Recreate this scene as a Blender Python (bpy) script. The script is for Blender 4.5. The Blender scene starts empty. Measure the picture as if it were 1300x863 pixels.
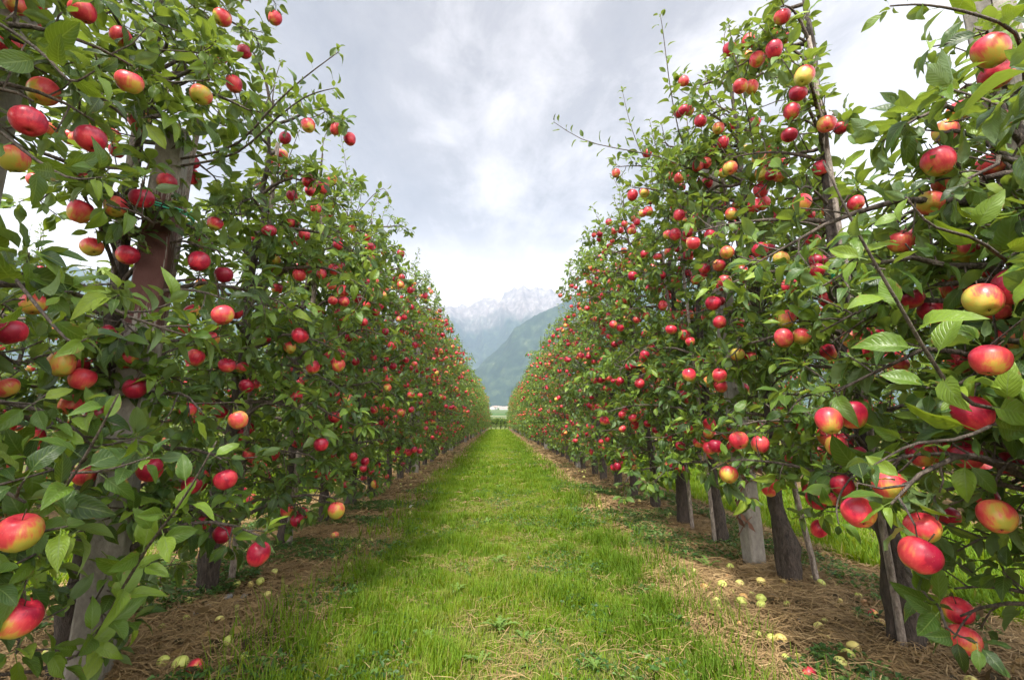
import bpy, math
import numpy as np
from math import radians as R
PI = math.pi
scene = bpy.context.scene
COL = scene.collection
rs = np.random.RandomState(7)

# ------------------------------------------------------------------ camera
F = 580.0                      # focal length in pixels of the 1300 px wide photograph
PITCH, YAW = R(10.17), R(1.68)
CAM = np.array([0.0, 0.0, 1.0])
fw = np.array([math.sin(YAW)*math.cos(PITCH), math.cos(YAW)*math.cos(PITCH), math.sin(PITCH)])
rt = np.array([math.cos(YAW), -math.sin(YAW), 0.0])
up = np.cross(rt, fw)
def at(px, py, d):
    return CAM + fw*d + rt*((px-650)/F*d) + up*((431.5-py)/F*d)
def project(P):
    v = P-CAM
    d = v@fw
    d = np.where(d < .05, .05, d)
    return 650+F*(v@rt)/d, 431.5-F*(v@up)/d, d
cam = bpy.data.cameras.new('camera'); camo = bpy.data.objects.new('camera', cam); COL.objects.link(camo)
cam.sensor_width = 36; cam.lens = F/1300*36; cam.clip_start = .05; cam.clip_end = 40000
camo.location = CAM; camo.rotation_euler = (PI/2+PITCH, 0, -YAW)
scene.camera = camo

# ------------------------------------------------------------------ noise helpers
def _hash(ix, iy, s):
    n = (ix.astype(np.int64)*374761393 + iy.astype(np.int64)*668265263 + s*982451653) & 0xffffffff
    n = ((n ^ (n >> 13))*1274126177) & 0xffffffff
    return ((n ^ (n >> 16)) & 0xffff)/65535.0
def vnoise(x, y, s=0):
    ix, iy = np.floor(x), np.floor(y); fx, fy = x-ix, y-iy
    fx = fx*fx*(3-2*fx); fy = fy*fy*(3-2*fy)
    a, b = _hash(ix, iy, s), _hash(ix+1, iy, s); c, d = _hash(ix, iy+1, s), _hash(ix+1, iy+1, s)
    return (a*(1-fx)+b*fx)*(1-fy)+(c*(1-fx)+d*fx)*fy
def fbm(x, y, o=4, s=0, ridged=False):
    t = 0; a = .5; tot = 0
    for k in range(o):
        n = vnoise(x, y, s+k)
        if ridged: n = 1-np.abs(2*n-1)
        t = t+n*a; tot += a; a *= .5; x, y = x*2.03+13.1, y*2.03+7.7
    return t/tot
def norm(v): return v/np.maximum(np.linalg.norm(v, axis=-1, keepdims=True), 1e-9)

# ------------------------------------------------------------------ mesh building
class Geo:
    """collects vertices, faces, uvs, a random value per vertex and a material index per face"""
    def __init__(s): s.v=[]; s.f4=[]; s.f3=[]; s.m4=[]; s.m3=[]; s.r=[]; s.uv=[]; s.n=0
    def add(s, v, quads=None, tris=None, rnd=0., uv=None, mat=0):
        v = np.asarray(v, float).reshape(-1, 3); k = len(v)
        s.v.append(v)
        s.r.append(np.full(k, rnd) if np.isscalar(rnd) else np.asarray(rnd).reshape(-1))
        s.uv.append(np.zeros((k, 2)) if uv is None else np.asarray(uv).reshape(-1, 2))
        if quads is not None and len(quads):
            q = np.asarray(quads).reshape(-1, 4)+s.n; s.f4.append(q); s.m4.append(np.full(len(q), mat))
        if tris is not None and len(tris):
            q = np.asarray(tris).reshape(-1, 3)+s.n; s.f3.append(q); s.m3.append(np.full(len(q), mat))
        s.n += k
    def mesh(s, name, mats, smooth=True):
        me = bpy.data.meshes.new(name)
        V = np.concatenate(s.v) if s.v else np.zeros((0, 3))
        f4 = np.concatenate(s.f4) if s.f4 else np.zeros((0, 4), int)
        f3 = np.concatenate(s.f3) if s.f3 else np.zeros((0, 3), int)
        m = np.concatenate([*(s.m4 or [np.zeros(0)]), *(s.m3 or [np.zeros(0)])]).astype(np.int32)
        loops = np.concatenate([f4.ravel(), f3.ravel()]).astype(np.int32)
        tot = np.concatenate([np.full(len(f4), 4), np.full(len(f3), 3)]).astype(np.int32)
        st = np.concatenate([[0], np.cumsum(tot)[:-1]]).astype(np.int32)
        me.vertices.add(len(V)); me.vertices.foreach_set('co', V.astype(np.float32).ravel())
        me.loops.add(len(loops)); me.loops.foreach_set('vertex_index', loops)
        me.polygons.add(len(tot)); me.polygons.foreach_set('loop_start', st); me.polygons.foreach_set('loop_total', tot)
        me.polygons.foreach_set('material_index', m)
        me.polygons.foreach_set('use_smooth', np.full(len(tot), smooth))
        a = me.attributes.new('rnd', 'FLOAT', 'POINT'); a.data.foreach_set('value', np.concatenate(s.r).astype(np.float32))
        uvl = me.uv_layers.new(name='UVMap'); UV = np.concatenate(s.uv)[loops]
        uvl.data.foreach_set('uv', UV.astype(np.float32).ravel())
        me.update(calc_edges=True)
        for mm in (mats if isinstance(mats, (list, tuple)) else [mats]): me.materials.append(mm)
        return me
def tag(o, label=None, cat=None, group=None, kind=None):
    if label: o['label'] = label
    if cat: o['category'] = cat
    if group: o['group'] = group
    if kind: o['kind'] = kind
    return o
def link(name, me, parent=None, loc=None):
    o = bpy.data.objects.new(name, me); COL.objects.link(o)
    if parent is not None: o.parent = parent
    if loc is not None: o.location = loc
    return o
def copy_tree(o, parent=None):
    c = o.copy(); COL.objects.link(c)
    if parent is not None: c.parent = parent
    for ch in list(KIDS.get(o.name, [])): copy_tree(ch, c)
    return c
KIDS = {}
def kid(name, me, parent):
    o = link(name, me, parent); KIDS.setdefault(parent.name, []).append(o); return o

def tube(g, pts, rad, sides=6, mat=0, rnd=0., jitter=0., cap=True):
    pts = np.asarray(pts, float); n = len(pts); rad = np.broadcast_to(rad, (n,)).astype(float)
    tg = norm(np.gradient(pts, axis=0))
    ref = np.array([0, 0, 1.]) if abs(tg[0][2]) < .8 else np.array([1., 0, 0])
    u = norm(np.cross(tg, ref)); w = np.cross(tg, u)
    a = np.linspace(0, 2*PI, sides, endpoint=False)
    ring = u[:, None]*np.cos(a)[None, :, None]+w[:, None]*np.sin(a)[None, :, None]
    rr = rad[:, None]*np.ones((n, sides))
    if jitter: rr = rr*(1+jitter*(rs.rand(n, sides)-.5)*2)
    V = pts[:, None]+ring*rr[..., None]
    i = np.arange(n-1)[:, None]*sides; j = np.arange(sides)[None]; j2 = (j+1) % sides
    q = np.stack([i+j, i+j2, i+sides+j2, i+sides+j], -1).reshape(-1, 4)
    L = np.concatenate([[0], np.cumsum(np.linalg.norm(np.diff(pts, axis=0), axis=1))])
    uv = np.stack(np.broadcast_arrays((np.arange(sides)/sides)[None, :], L[:, None]), -1)
    tr = []
    V = V.reshape(-1, 3); uv = uv.reshape(-1, 2)
    if cap:
        V = np.vstack([V, pts[-1]+tg[-1]*rad[-1]*.5]); uv = np.vstack([uv, [0, L[-1]]])
        b = (n-1)*sides; tr = [[b+k, b+(k+1) % sides, n*sides] for k in range(sides)]
    g.add(V, q, tr, rnd, uv, mat)

# ------------------------------------------------------------------ node helpers
def mat(name):
    m = bpy.data.materials.new(name); m.use_nodes = True; nt = m.node_tree
    for n in list(nt.nodes): nt.nodes.remove(n)
    out = nt.nodes.new('ShaderNodeOutputMaterial'); return m, nt, out
class N:
    def __init__(s, nt): s.nt = nt
    def __call__(s, t, ins=None, **kw):
        n = s.nt.nodes.new('ShaderNode'+t)
        for k, v in kw.items(): setattr(n, k, v)
        for k, v in (ins or {}).items():
            if isinstance(v, bpy.types.NodeSocket): s.nt.links.new(v, n.inputs[k])
            else: n.inputs[k].default_value = v
        return n
    def ramp(s, fac, stops, interp='LINEAR'):
        n = s.nt.nodes.new('ShaderNodeValToRGB'); n.color_ramp.interpolation = interp
        e = n.color_ramp.elements
        while len(e) < len(stops): e.new(.5)
        for el, (p, c) in zip(e, stops):
            el.position = p; el.color = (*c, 1) if not np.isscalar(c) else (c, c, c, 1)
        s.nt.links.new(fac, n.inputs[0]); return n.outputs[0]
    def mix(s, f, a, b, mode='MIX'):
        n = s.nt.nodes.new('ShaderNodeMix'); n.data_type = 'RGBA'; n.blend_type = mode
        for k, v in ((0, f), (6, a), (7, b)):
            if isinstance(v, bpy.types.NodeSocket): s.nt.links.new(v, n.inputs[k])
            else: n.inputs[k].default_value = v if k == 0 else (*v, 1) if len(v) == 3 else v
        return n.outputs[2]
    def math(s, op, a, b=0., c=None, clamp=False):
        n = s.nt.nodes.new('ShaderNodeMath'); n.operation = op; n.use_clamp = clamp
        for k, v in ((0, a), (1, b), (2, c)):
            if v is None: continue
            if isinstance(v, bpy.types.NodeSocket): s.nt.links.new(v, n.inputs[k])
            else: n.inputs[k].default_value = v
        return n.outputs[0]
    def noise(s, vec, scale, detail=4., rough=.5, dist=0.):
        return s('TexNoise', {'Vector': vec, 'Scale': scale, 'Detail': detail, 'Roughness': rough, 'Distortion': dist}).outputs['Fac']
    def stretch(s, vec, sc):
        return s('Mapping', {'Vector': vec, 'Scale': sc}).outputs[0]
    def bump(s, h, strength=.3, dist=.01):
        return s('Bump', {'Height': h, 'Strength': strength, 'Distance': dist}).outputs[0]

def leafy(name, stops, back, transl=.25, rough=.42, veins=True, tcol=(.25, .42, .04), spec=.32):
    m, nt, out = mat(name); n = N(nt)
    at_ = n('Attribute', attribute_name='rnd').outputs['Fac']
    uv = n('UVMap').outputs[0]; sep = n('SeparateXYZ', {0: uv})
    base = n.ramp(at_, stops)
    geo = n('NewGeometry')
    no = n.noise(geo.outputs['Position'], 60., 2.)
    base = n.mix(n.math('MULTIPLY', no, .35), base, (.02, .045, .012))
    nrm = None
    if veins:
        ax = n.math('ABSOLUTE', n.math('SUBTRACT', sep.outputs[0], .5))
        mid = n.math('LESS_THAN', ax, .028)
        sv = n.math('SINE', n.math('MULTIPLY', n.math('SUBTRACT', sep.outputs[1], n.math('MULTIPLY', ax, .7)), 55.))
        side = n.math('MULTIPLY', n.math('POWER', n.math('ADD', n.math('MULTIPLY', sv, .5), .5), 6.), .35)
        v = n.math('MAXIMUM', n.math('MULTIPLY', mid, .7), side)
        base = n.mix(v, base, (.13, .19, .05))
        nrm = n.bump(n.math('SUBTRACT', no, v), .5, .004)
        sp = n.math('GREATER_THAN', n.math('ADD', n.noise(geo.outputs['Position'], 38., 4., .6), n.math('MULTIPLY', n.math('POWER', ax, 3.), 1.4)), .755)
        base = n.mix(n.math('MULTIPLY', sp, .8), base, (.17, .085, .03))
    col = n.mix(n.math('MULTIPLY', geo.outputs['Backfacing'], .75), base, back)
    ins = {'Base Color': col, 'Roughness': rough, 'Specular IOR Level': spec}
    if nrm is not None: ins['Normal'] = nrm
    p = n('BsdfPrincipled', ins)
    tc = n.mix(.65, col, tcol)
    t = n('BsdfTranslucent', {'Color': tc})
    mx = n('MixShader', {0: transl, 1: p.outputs[0], 2: t.outputs[0]})
    nt.links.new(mx.outputs[0], out.inputs[0]); return m

G_STOPS = [(0, (.008, .028, .008)), (.3, (.030, .076, .010)), (.55, (.090, .165, .014)), (.8, (.17, .26, .02)), (1, (.25, .34, .035))]
M_leaf = leafy('apple_leaf', G_STOPS, (.11, .17, .075), tcol=(.40, .52, .03), rough=.4)
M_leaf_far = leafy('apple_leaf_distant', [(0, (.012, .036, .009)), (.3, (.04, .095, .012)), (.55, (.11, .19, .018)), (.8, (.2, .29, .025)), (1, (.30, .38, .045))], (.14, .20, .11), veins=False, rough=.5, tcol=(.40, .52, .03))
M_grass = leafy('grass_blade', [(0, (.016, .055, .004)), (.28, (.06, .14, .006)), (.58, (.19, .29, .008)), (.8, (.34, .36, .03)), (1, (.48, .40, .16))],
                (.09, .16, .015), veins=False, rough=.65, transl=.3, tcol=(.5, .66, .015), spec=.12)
M_straw = leafy('dry_straw', [(0, (.04, .022, .010)), (.4, (.18, .105, .038)), (.75, (.38, .26, .10)), (1, (.75, .58, .30))], (.3, .2, .1), veins=False, rough=.7, transl=.1, tcol=(.3, .2, .08), spec=.2)
M_weed = leafy('weed_leaf', [(0, (.05, .10, .015)), (.5, (.11, .20, .02)), (1, (.20, .30, .04))], (.12, .20, .05), rough=.7, spec=.15, tcol=(.3, .5, .08))
M_cover = leafy('ground_cover_leaf', [(0, (.02, .055, .015)), (.6, (.045, .11, .02)), (1, (.12, .2, .04))], (.07, .12, .05), veins=False, rough=.5)

def m_bark(name, dark, light, moss=.2):
    m, nt, out = mat(name); n = N(nt)
    oc = n('TexCoord').outputs['Object']
    v = n.stretch(oc, (16, 16, 5.))
    a = n.noise(v, 4., 6., .65); b = n.noise(oc, 7., 4.)
    c = n.ramp(a, [(.3, dark), (.52, tuple(.5*(x+y) for x, y in zip(dark, light))), (.72, light)])
    c = n.mix(n.math('MULTIPLY', n.math('GREATER_THAN', b, .62), moss), c, (.12, .13, .06))
    p = n('BsdfPrincipled', {'Base Color': c, 'Roughness': .85, 'Normal': n.bump(a, 1., .035)})
    nt.links.new(p.outputs[0], out.inputs[0]); return m
M_bark = m_bark('apple_bark', (.014, .010, .008), (.10, .076, .06))
M_twig = m_bark('twig_bark', (.03, .02, .015), (.20, .16, .13))
M_stake = m_bark('weathered_wood', (.10, .075, .06), (.42, .36, .31), 0.)

def m_post():
    m, nt, out = mat('weathered_concrete'); n = N(nt)
    oc = n('TexCoord').outputs['Object']
    a = n.noise(n.stretch(oc, (5, 5, 2.6)), 6., 8., .7); g = n.noise(oc, 90., 3.)
    c = n.ramp(a, [(.3, (.11, .098, .085)), (.5, (.19, .175, .15)), (.75, (.30, .28, .25))])
    c = n.mix(n.math('MULTIPLY', g, .3), c, (.2, .18, .15))
    at_ = n('Attribute', attribute_name='rnd').outputs['Fac']
    st = n.math('GREATER_THAN', n.math('ADD', at_, n.math('MULTIPLY', n.math('SUBTRACT', n.noise(n.stretch(oc, (22, 22, 1.6)), 1.6, 6., .7), .5), 3.2)), .5)
    c = n.mix(n.math('MULTIPLY', st, .9), c, (.055, .008, .006))
    p = n('BsdfPrincipled', {'Base Color': c, 'Roughness': .85, 'Normal': n.bump(n.math('ADD', a, n.math('MULTIPLY', g, .4)), .5, .008)})
    nt.links.new(p.outputs[0], out.inputs[0]); return m
M_post = m_post()

def m_apple(name, far=False, unripe=False):
    m, nt, out = mat(name); n = N(nt)
    oc = n('TexCoord').outputs['Object']
    rnd = n('Attribute', attribute_name='rnd').outputs['Fac'] if far else n('ObjectInfo').outputs['Random']
    if far:
        oc = n('NewGeometry').outputs['Position']
    off = n('Combine' + 'XYZ', {0: n.math('MULTIPLY', rnd, 37.), 1: n.math('MULTIPLY', rnd, 91.), 2: 0.}).outputs[0]
    pos = n('VectorMath', {0: oc, 1: off}, operation='ADD').outputs[0]
    sx = n('SeparateXYZ', {0: oc})
    if unripe:
        c = n.ramp(n.math('FRACT', n.math('MULTIPLY', rnd, 7.3)), [(0, (.36, .42, .08)), (.55, (.56, .56, .16)), (.8, (.56, .42, .13)), (1, (.3, .12, .05))])
        c = n.mix(n.math('MULTIPLY', n.math('GREATER_THAN', n.noise(pos, 30., 3.), .6), .7), c, (.2, .11, .04))
        rough = .5
    elif far:
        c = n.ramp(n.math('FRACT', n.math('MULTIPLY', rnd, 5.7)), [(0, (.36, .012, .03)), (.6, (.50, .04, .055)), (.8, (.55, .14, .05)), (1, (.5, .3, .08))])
        rough = .4
    else:
        big = n.noise(pos, 13., 2., .5)
        st = n.noise(n.stretch(pos, (1., 1., .16)), 150., 3., .6)
        z = n.math('MULTIPLY', sx.outputs[2], 6.5)       # stem end redder, calyx end yellower
        rr = n.math('MULTIPLY', n.math('SUBTRACT', n.math('FRACT', n.math('MULTIPLY', rnd, 9.7)), .45), .8)
        fac = n.math('ADD', n.math('ADD', n.math('MULTIPLY', n.math('SUBTRACT', big, .5), 2.2), z), n.math('ADD', n.math('MULTIPLY', n.math('SUBTRACT', st, .5), .65), n.math('ADD', rr, .67)))
        c = n.ramp(fac, [(0, (.42, .38, .06)), (.22, (.58, .33, .06)), (.36, (.62, .15, .07)), (.52, (.62, .06, .07)), (.8, (.50, .02, .045)), (1, (.28, .006, .03))])
        vor = n('TexVoronoi', {'Vector': pos, 'Scale': 170.}).outputs['Distance']
        c = n.mix(n.math('MULTIPLY', n.math('LESS_THAN', vor, .12), .4), c, (.66, .40, .22))
        rus = n.math('GREATER_THAN', n.math('ADD', n.noise(pos, 45., 4., .6), n.math('MULTIPLY', sx.outputs[2], 3.)), .8)
        c = n.mix(n.math('MULTIPLY', rus, .45), c, (.36, .2, .09))
        rough = n.math('ADD', .22, n.math('MULTIPLY', n.noise(pos, 60., 3.), .3))
    p = n('BsdfPrincipled', {'Base Color': c, 'Roughness': rough, 'Specular IOR Level': .45, 'Subsurface Weight': 0.})
    nt.links.new(p.outputs[0], out.inputs[0]); return m
M_apple = m_apple('apple_skin'); M_apple_far = m_apple('apple_skin_distant', far=True); M_windfall = m_apple('windfall_skin', unripe=True)
def m_plain(name, c, rough=.7):
    m, nt, out = mat(name); n = N(nt)
    oc = n('TexCoord').outputs['Object']
    a = n.noise(oc, 14., 5., .6)
    cc = n.mix(a, tuple(x*.6 for x in c), tuple(min(1, x*1.35) for x in c))
    p = n('BsdfPrincipled', {'Base Color': cc, 'Roughness': rough, 'Normal': n.bump(a, .6, .01)})
    nt.links.new(p.outputs[0], out.inputs[0]); return m
M_calyx = m_plain('dried_calyx', (.05, .03, .015)); M_stone = m_plain('grey_stone', (.24, .235, .23)); M_tie = m_plain('green_plastic_tie', (.02, .3, .17), .4)
M_white = m_plain('white_scrap', (.8, .8, .78)); M_wall = m_plain('pale_render', (.42, .40, .37)); M_roof = m_plain('brown_roof', (.3, .22, .19))
M_dry = m_plain('dried_tendril', (.14, .06, .035))

# ------------------------------------------------------------------ leaves
def leaf_template(curl, fold, twist, nst=7, wave=.0):
    t = np.linspace(0, 1, nst)
    w = .255*np.sin(PI*np.clip(t, 0, 1)**.78)**.8; w[0] = .03; w[-1] = 0.004
    xs = np.array([-1, -.55, 0, .55, 1]); V = []; UV = []
    for ti, wi in zip(t, w):
        a = twist*ti
        for x in xs:
            X = x*wi; Z = abs(X)*fold - abs(x)**3*wi*fold*.5 + wave*math.sin(ti*11+x*1.5)*abs(x)
            y = ti; zc = -curl*ti*ti
            V.append((X*math.cos(a)-Z*math.sin(a), y*(1-.12*abs(curl)*ti), zc+Z*math.cos(a)+X*math.sin(a))); UV.append((.5+.5*x, ti))
    q = [[i*5+j, i*5+j+1, (i+1)*5+j+1, (i+1)*5+j] for i in range(nst-1) for j in range(4)]
    b = len(V)
    V += [(-.013, -.3, .03), (.013, -.3, .03), (.013, .02, 0), (-.013, .02, 0)]; UV += [(.5, 0)]*4; q.append([b, b+1, b+2, b+3])
    return np.array(V), np.array(q), np.array(UV)
def far_template(curl, fold):
    V = [(0, 0, 0), (.255, .45, .08*fold), (0, .5, -curl*.25), (-.255, .45, .08*fold), (0, 1, -curl)]
    return np.array(V, float), np.array([[0, 1, 4, 2], [0, 2, 4, 3]]), np.array([(.5, 0), (1, .5), (.5, .5), (0, .5), (.5, 1)])
NEAR_T = [leaf_template(.28, .6, .1, wave=.02), leaf_template(.08, 1.0, .5, wave=.03), leaf_template(.62, .45, -.6, wave=.04), leaf_template(-.15, .8, .3, wave=.03), leaf_template(.42, 1.25, -.2, wave=.02), leaf_template(.8, .9, .7, wave=.03), leaf_template(.2, .35, -.9, wave=.05)]
MID_T = [leaf_template(.25, .6, .0, 4), leaf_template(.45, .8, .4, 4), leaf_template(.0, .9, -.3, 4)]
FAR_T = [far_template(.3, 1), far_template(.05, 2), far_template(.5, 2)]
def put_leaves(g, P, D, Nn, S, rnd, temps, matidx=0):
    if len(P) == 0: return
    Y = norm(D); Z = norm(Nn-(Nn*Y).sum(1, keepdims=True)*Y); X = np.cross(Y, Z)
    which = rs.randint(0, len(temps), len(P))
    for k, (V, q, uv) in enumerate(temps):
        m = which == k; c = m.sum()
        if not c: continue
        ws = (S[m]*rs.uniform(.85, 1.15, c))[:, None, None]
        W = P[m][:, None]+X[m][:, None]*V[None, :, 0:1]*ws+Y[m][:, None]*V[None, :, 1:2]*S[m][:, None, None]+Z[m][:, None]*V[None, :, 2:3]*S[m][:, None, None]
        Q = (q[None]+(np.arange(c)*len(V))[:, None, None])
        g.add(W, Q, None, np.repeat(rnd[m], len(V)), np.tile(uv, (c, 1)), matidx)

# ------------------------------------------------------------------ apples
APPLE_D = .088
def apple_mesh(name, seed, mats, segs=20, rings=14, stalk=True, rnd=0., g=None, size=APPLE_D, pos=None, mi=0, tall=1.):
    r_ = np.random.RandomState(seed); own = g is None
    if own: g = Geo()
    th = np.linspace(0, PI, rings+1)[1:-1]; ph = np.linspace(0, 2*PI, segs, endpoint=False)
    T, Pp = np.meshgrid(th, ph, indexing='ij')
    r = .485*np.sin(T)*(1+.10*np.cos(T))*(1+.02*r_.randn()*np.cos(Pp)+.025*np.cos(5*Pp+r_.rand()*6)*(T > 1.2)*(T-1.2)+.03*np.cos(Pp-r_.rand()*6))
    z = .50*tall*np.cos(T)-.17*np.exp(-(r/.14)**2)*(T < 1.5)+.11*np.exp(-(r/.12)**2)*(T > 1.5)+.02*r_.randn()*np.cos(Pp)*np.sin(T)
    V = np.stack([r*np.cos(Pp), r*np.sin(Pp), z], -1).reshape(-1, 3)
    V = np.vstack([V, [0, 0, .50*tall-.19], [0, 0, -.50*tall+.13]])*size
    nr = len(th)
    q = [[i*segs+j, (i+1)*segs+j, (i+1)*segs+(j+1) % segs, i*segs+(j+1) % segs] for i in range(nr-1) for j in range(segs)]
    tr = [[nr*segs, j, (j+1) % segs] for j in range(segs)]+[[nr*segs+1, (nr-1)*segs+(j+1) % segs, (nr-1)*segs+j] for j in range(segs)]
    if pos is not None: V = V+pos
    g.add(V, q, tr, rnd, None, mi)
    if stalk:
        a = r_.uniform(-.2, .2, 2)
        tube(g, np.array([[0, 0, .25], [a[0]*.3, a[1]*.3, .45], [a[0], a[1], .68]])*size, np.array([.018, .014, .022])*size, 5, 1)
        for k in range(5):
            an = k*2*PI/5; c, s_ = math.cos(an), math.sin(an)
            g.add(np.array([[c*.05-s_*.03, s_*.05+c*.03, -.35*tall], [c*.05+s_*.03, s_*.05-c*.03, -.35*tall], [c*.02, s_*.02, -.45*tall]])*size, None, [[0, 1, 2]], 0, None, 1)
    if own: return g.mesh(name, mats)
APPLES = [apple_mesh('apple', k, [M_apple, M_calyx], tall=.88+.07*k) for k in range(4)]
WINDFALL = [apple_mesh('windfall', 10+k, [M_windfall, M_calyx], size=.062) for k in range(3)]

# ------------------------------------------------------------------ tree generator (local space: +x looks at the alley)
WZ = [.2, .45, .8, 1.6, 2.6, 3.4, 4.0, 4.4]; WW = [.45, .72, .86, .86, .74, .56, .34, .15]
def crown_w(z): return np.interp(z, WZ, WW)
def bez(a, b, c, n):
    t = np.linspace(0, 1, n)[:, None]; return a*(1-t)**2+2*b*t*(1-t)+c*t*t

class Tree:
    def __init__(s, seed, H=3.75, limbs=36, step=.06, n_apples=80, lean=(0, 0), thick=1., shoots=5, gap=None, thin=0., zb=.36, skip=None):
        s.r = np.random.RandomState(seed); r = s.r
        s.H = H; s.P = []; s.D = []; s.Nn = []; s.S = []; s.c = []
        s.branches = []; s.apples = []; s.tips = []; s.tb = []
        n = 16; z = np.linspace(-.04, H, n); w = np.cumsum(r.randn(n, 2)*.016, 0); w[:2] = 0
        s.tp = np.stack([w[:, 0]+lean[0]*z/H, w[:, 1]+lean[1]*z/H, z], 1)
        s.tr = thick*np.interp(z, [-.05, 0, .12, .5, 1.6, H], [.066, .056, .047, .038, .027, .008])
        ph = r.rand()*6
        for k in range(limbs):
            zz = zb+(H-.19-zb)*((k+.5*r.rand())/limbs)**.95
            if gap and gap[0] < zz < gap[1]: continue
            if zz > 1.9 and r.rand() < thin: continue
            az = ph+k*2.4+r.uniform(-.4, .4)
            if skip and skip(zz, math.cos(az), math.sin(az)): continue
            L = s.reach(zz, az)*r.uniform(.62, 1.06)
            s.limb(zz, az, L, step)
        for k in range(shoots):                                           # upright water shoots at the head and on the shoulders
            zz = H-.1 if k == 0 else r.uniform(.55, .97)*H
            base = s.on(min(zz, H-.02)); az = r.rand()*6.28
            off = np.zeros(3) if k == 0 else np.array([math.cos(az), math.sin(az)*.6, 0])*crown_w(zz)*.6*r.uniform(.3, 1)
            s.shoot([base+off*.0, base+off*.7+[0, 0, .1], base+off+[0, 0, .25], base+off*1.15+np.array([r.uniform(-.08, .08), r.uniform(-.08, .08), r.uniform(.4, .62)])], .062)
        want = n_apples; idx = r.permutation(len(s.tips)); cnt = 0
        for i in idx:
            tipb = s.tb[i]
            if cnt >= want: break
            p = s.tips[i]
            if p[0] < -.1 and r.rand() < .45: continue
            if p[2] < (.42 if zb < .5 else .6): continue
            for q in range(r.choice([1, 1, 2, 3, 3])):
                pos = p+np.array([r.uniform(-.03, .03)+.05*q*math.cos(q*2+i), r.uniform(-.03, .03)+.05*q*math.sin(q*2+i), -.075-.02*q])
                if all(np.sum((pos-a)**2) > .085**2 for a, _ in s.apples): s.apples.append((pos, r.uniform(.82, 1.08))); tube(s.branches[tipb], np.array([p, (p+pos)/2+[0, 0, .018], pos+[0, 0, .03]]), .0017, 4); cnt += 1
    def on(s, z): return np.array([np.interp(z, s.tp[:, 2], s.tp[:, 0]), np.interp(z, s.tp[:, 2], s.tp[:, 1]), z])
    def reach(s, z, az):
        w = crown_w(z); return 1/math.sqrt((math.cos(az)/w)**2+(math.sin(az)/.52)**2)
    def rosette(s, tip, d, k, size=.086):
        r = s.r; d = norm(d)
        a = r.rand()*6.28+np.arange(k)*2.4; side = norm(np.cross(d, [.3, .2, 1.])); oth = np.cross(d, side)
        rad = side*np.cos(a)[:, None]+oth*np.sin(a)[:, None]
        D = norm(rad*r.uniform(.6, 1.1, (k, 1))+d*r.uniform(.1, .9, (k, 1))+np.array([0, 0, -.12]))
        s.P.append(tip+D*.3*size-d*r.uniform(0, .02, (k, 1))); s.D.append(D)
        s.Nn.append(np.array([0, 0, 1.])+d*.5+r.randn(k, 3)*.45); s.S.append(size*r.uniform(.45, 1.15, k)); s.c.append(np.clip(r.normal(.40, .25, k)+r.normal(0, .1), 0, .98))
    def limb(s, z0, az, L, step):
        r = s.r; o = s.on(z0); d = np.array([math.cos(az), math.sin(az), 0])
        e = r.uniform(.05, .5)
        a = o; c = o+d*L+[0, 0, L*(e-.25)-.05]; b = o+d*L*.55+[0, 0, L*e*.9+.03]
        s.path_branch(bez(a, b, c, 8)+np.vstack([np.zeros(3), r.randn(7, 3)*.012]), step)
    def path_branch(s, pts, step=.06, r0=None, start=.18, size=.086, leafk=(7, 11), tw=(.04, .17)):
        r = s.r; g = Geo(); seg = np.linalg.norm(np.diff(pts, axis=0), axis=1); cum = np.concatenate([[0], np.cumsum(seg)]); L = cum[-1]
        r0 = r0 or (.007+.010*L)
        tube(g, pts, np.linspace(r0, .0032, len(pts)), 6)
        t = L*start
        while t < L:
            p = np.array([np.interp(t, cum, pts[:, k]) for k in range(3)]); q = np.array([np.interp(min(t+.02, L), cum, pts[:, k]) for k in range(3)])
            ld = norm(q-p+1e-6); rd = norm(r.randn(3)+[0, 0, .25]); td = norm(rd-(rd@ld)*ld*.7+ld*.45+[0, 0, .1])
            tl = r.uniform(*tw); tip = p+td*tl
            tube(g, np.array([p, p+td*tl*.5+r.randn(3)*.006, tip]), [.0036, .003, .0026], 4)
            s.rosette(tip, td, r.randint(*leafk), size); s.tips.append(tip); s.tb.append(len(s.branches))
            t += step*r.uniform(.6, 1.4)
        s.rosette(pts[-1], norm(pts[-1]-pts[-2]), 6, size); s.tips.append(pts[-1]); s.tb.append(len(s.branches))
        s.branches.append(g)
    def shoot(s, pts, size=.085, gap=.042, bright=.62):
        r = s.r; pts = np.asarray(pts, float); g = Geo()
        t = np.linspace(0, 1, 12); k = np.linspace(0, 1, len(pts)); pts = np.stack([np.interp(t, k, pts[:, j]) for j in range(3)], 1)
        pts[1:-1] = (pts[:-2]+pts[1:-1]*2+pts[2:])/4
        seg = np.linalg.norm(np.diff(pts, axis=0), axis=1); cum = np.concatenate([[0], np.cumsum(seg)]); L = cum[-1]
        tube(g, pts, np.linspace(.0065, .002, 12), 5); s.branches.append(g)
        tt = np.arange(L*.2, L, gap); n = len(tt)
        p = np.stack([np.interp(tt, cum, pts[:, k]) for k in range(3)], 1); ld = norm(np.stack([np.gradient(p[:, k]) if n > 1 else np.ones(n) for k in range(3)], 1))
        a = np.arange(n)*2.4+r.rand()*6; sd = norm(np.cross(ld, [.2, .9, .1])); ot = np.cross(ld, sd)
        rad = sd*np.cos(a)[:, None]+ot*np.sin(a)[:, None]
        D = norm(rad+ld*r.uniform(.5, 1.1, (n, 1))); s.P.append(p+D*.3*size); s.D.append(D); s.Nn.append(ld+r.randn(n, 3)*.3)
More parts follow.
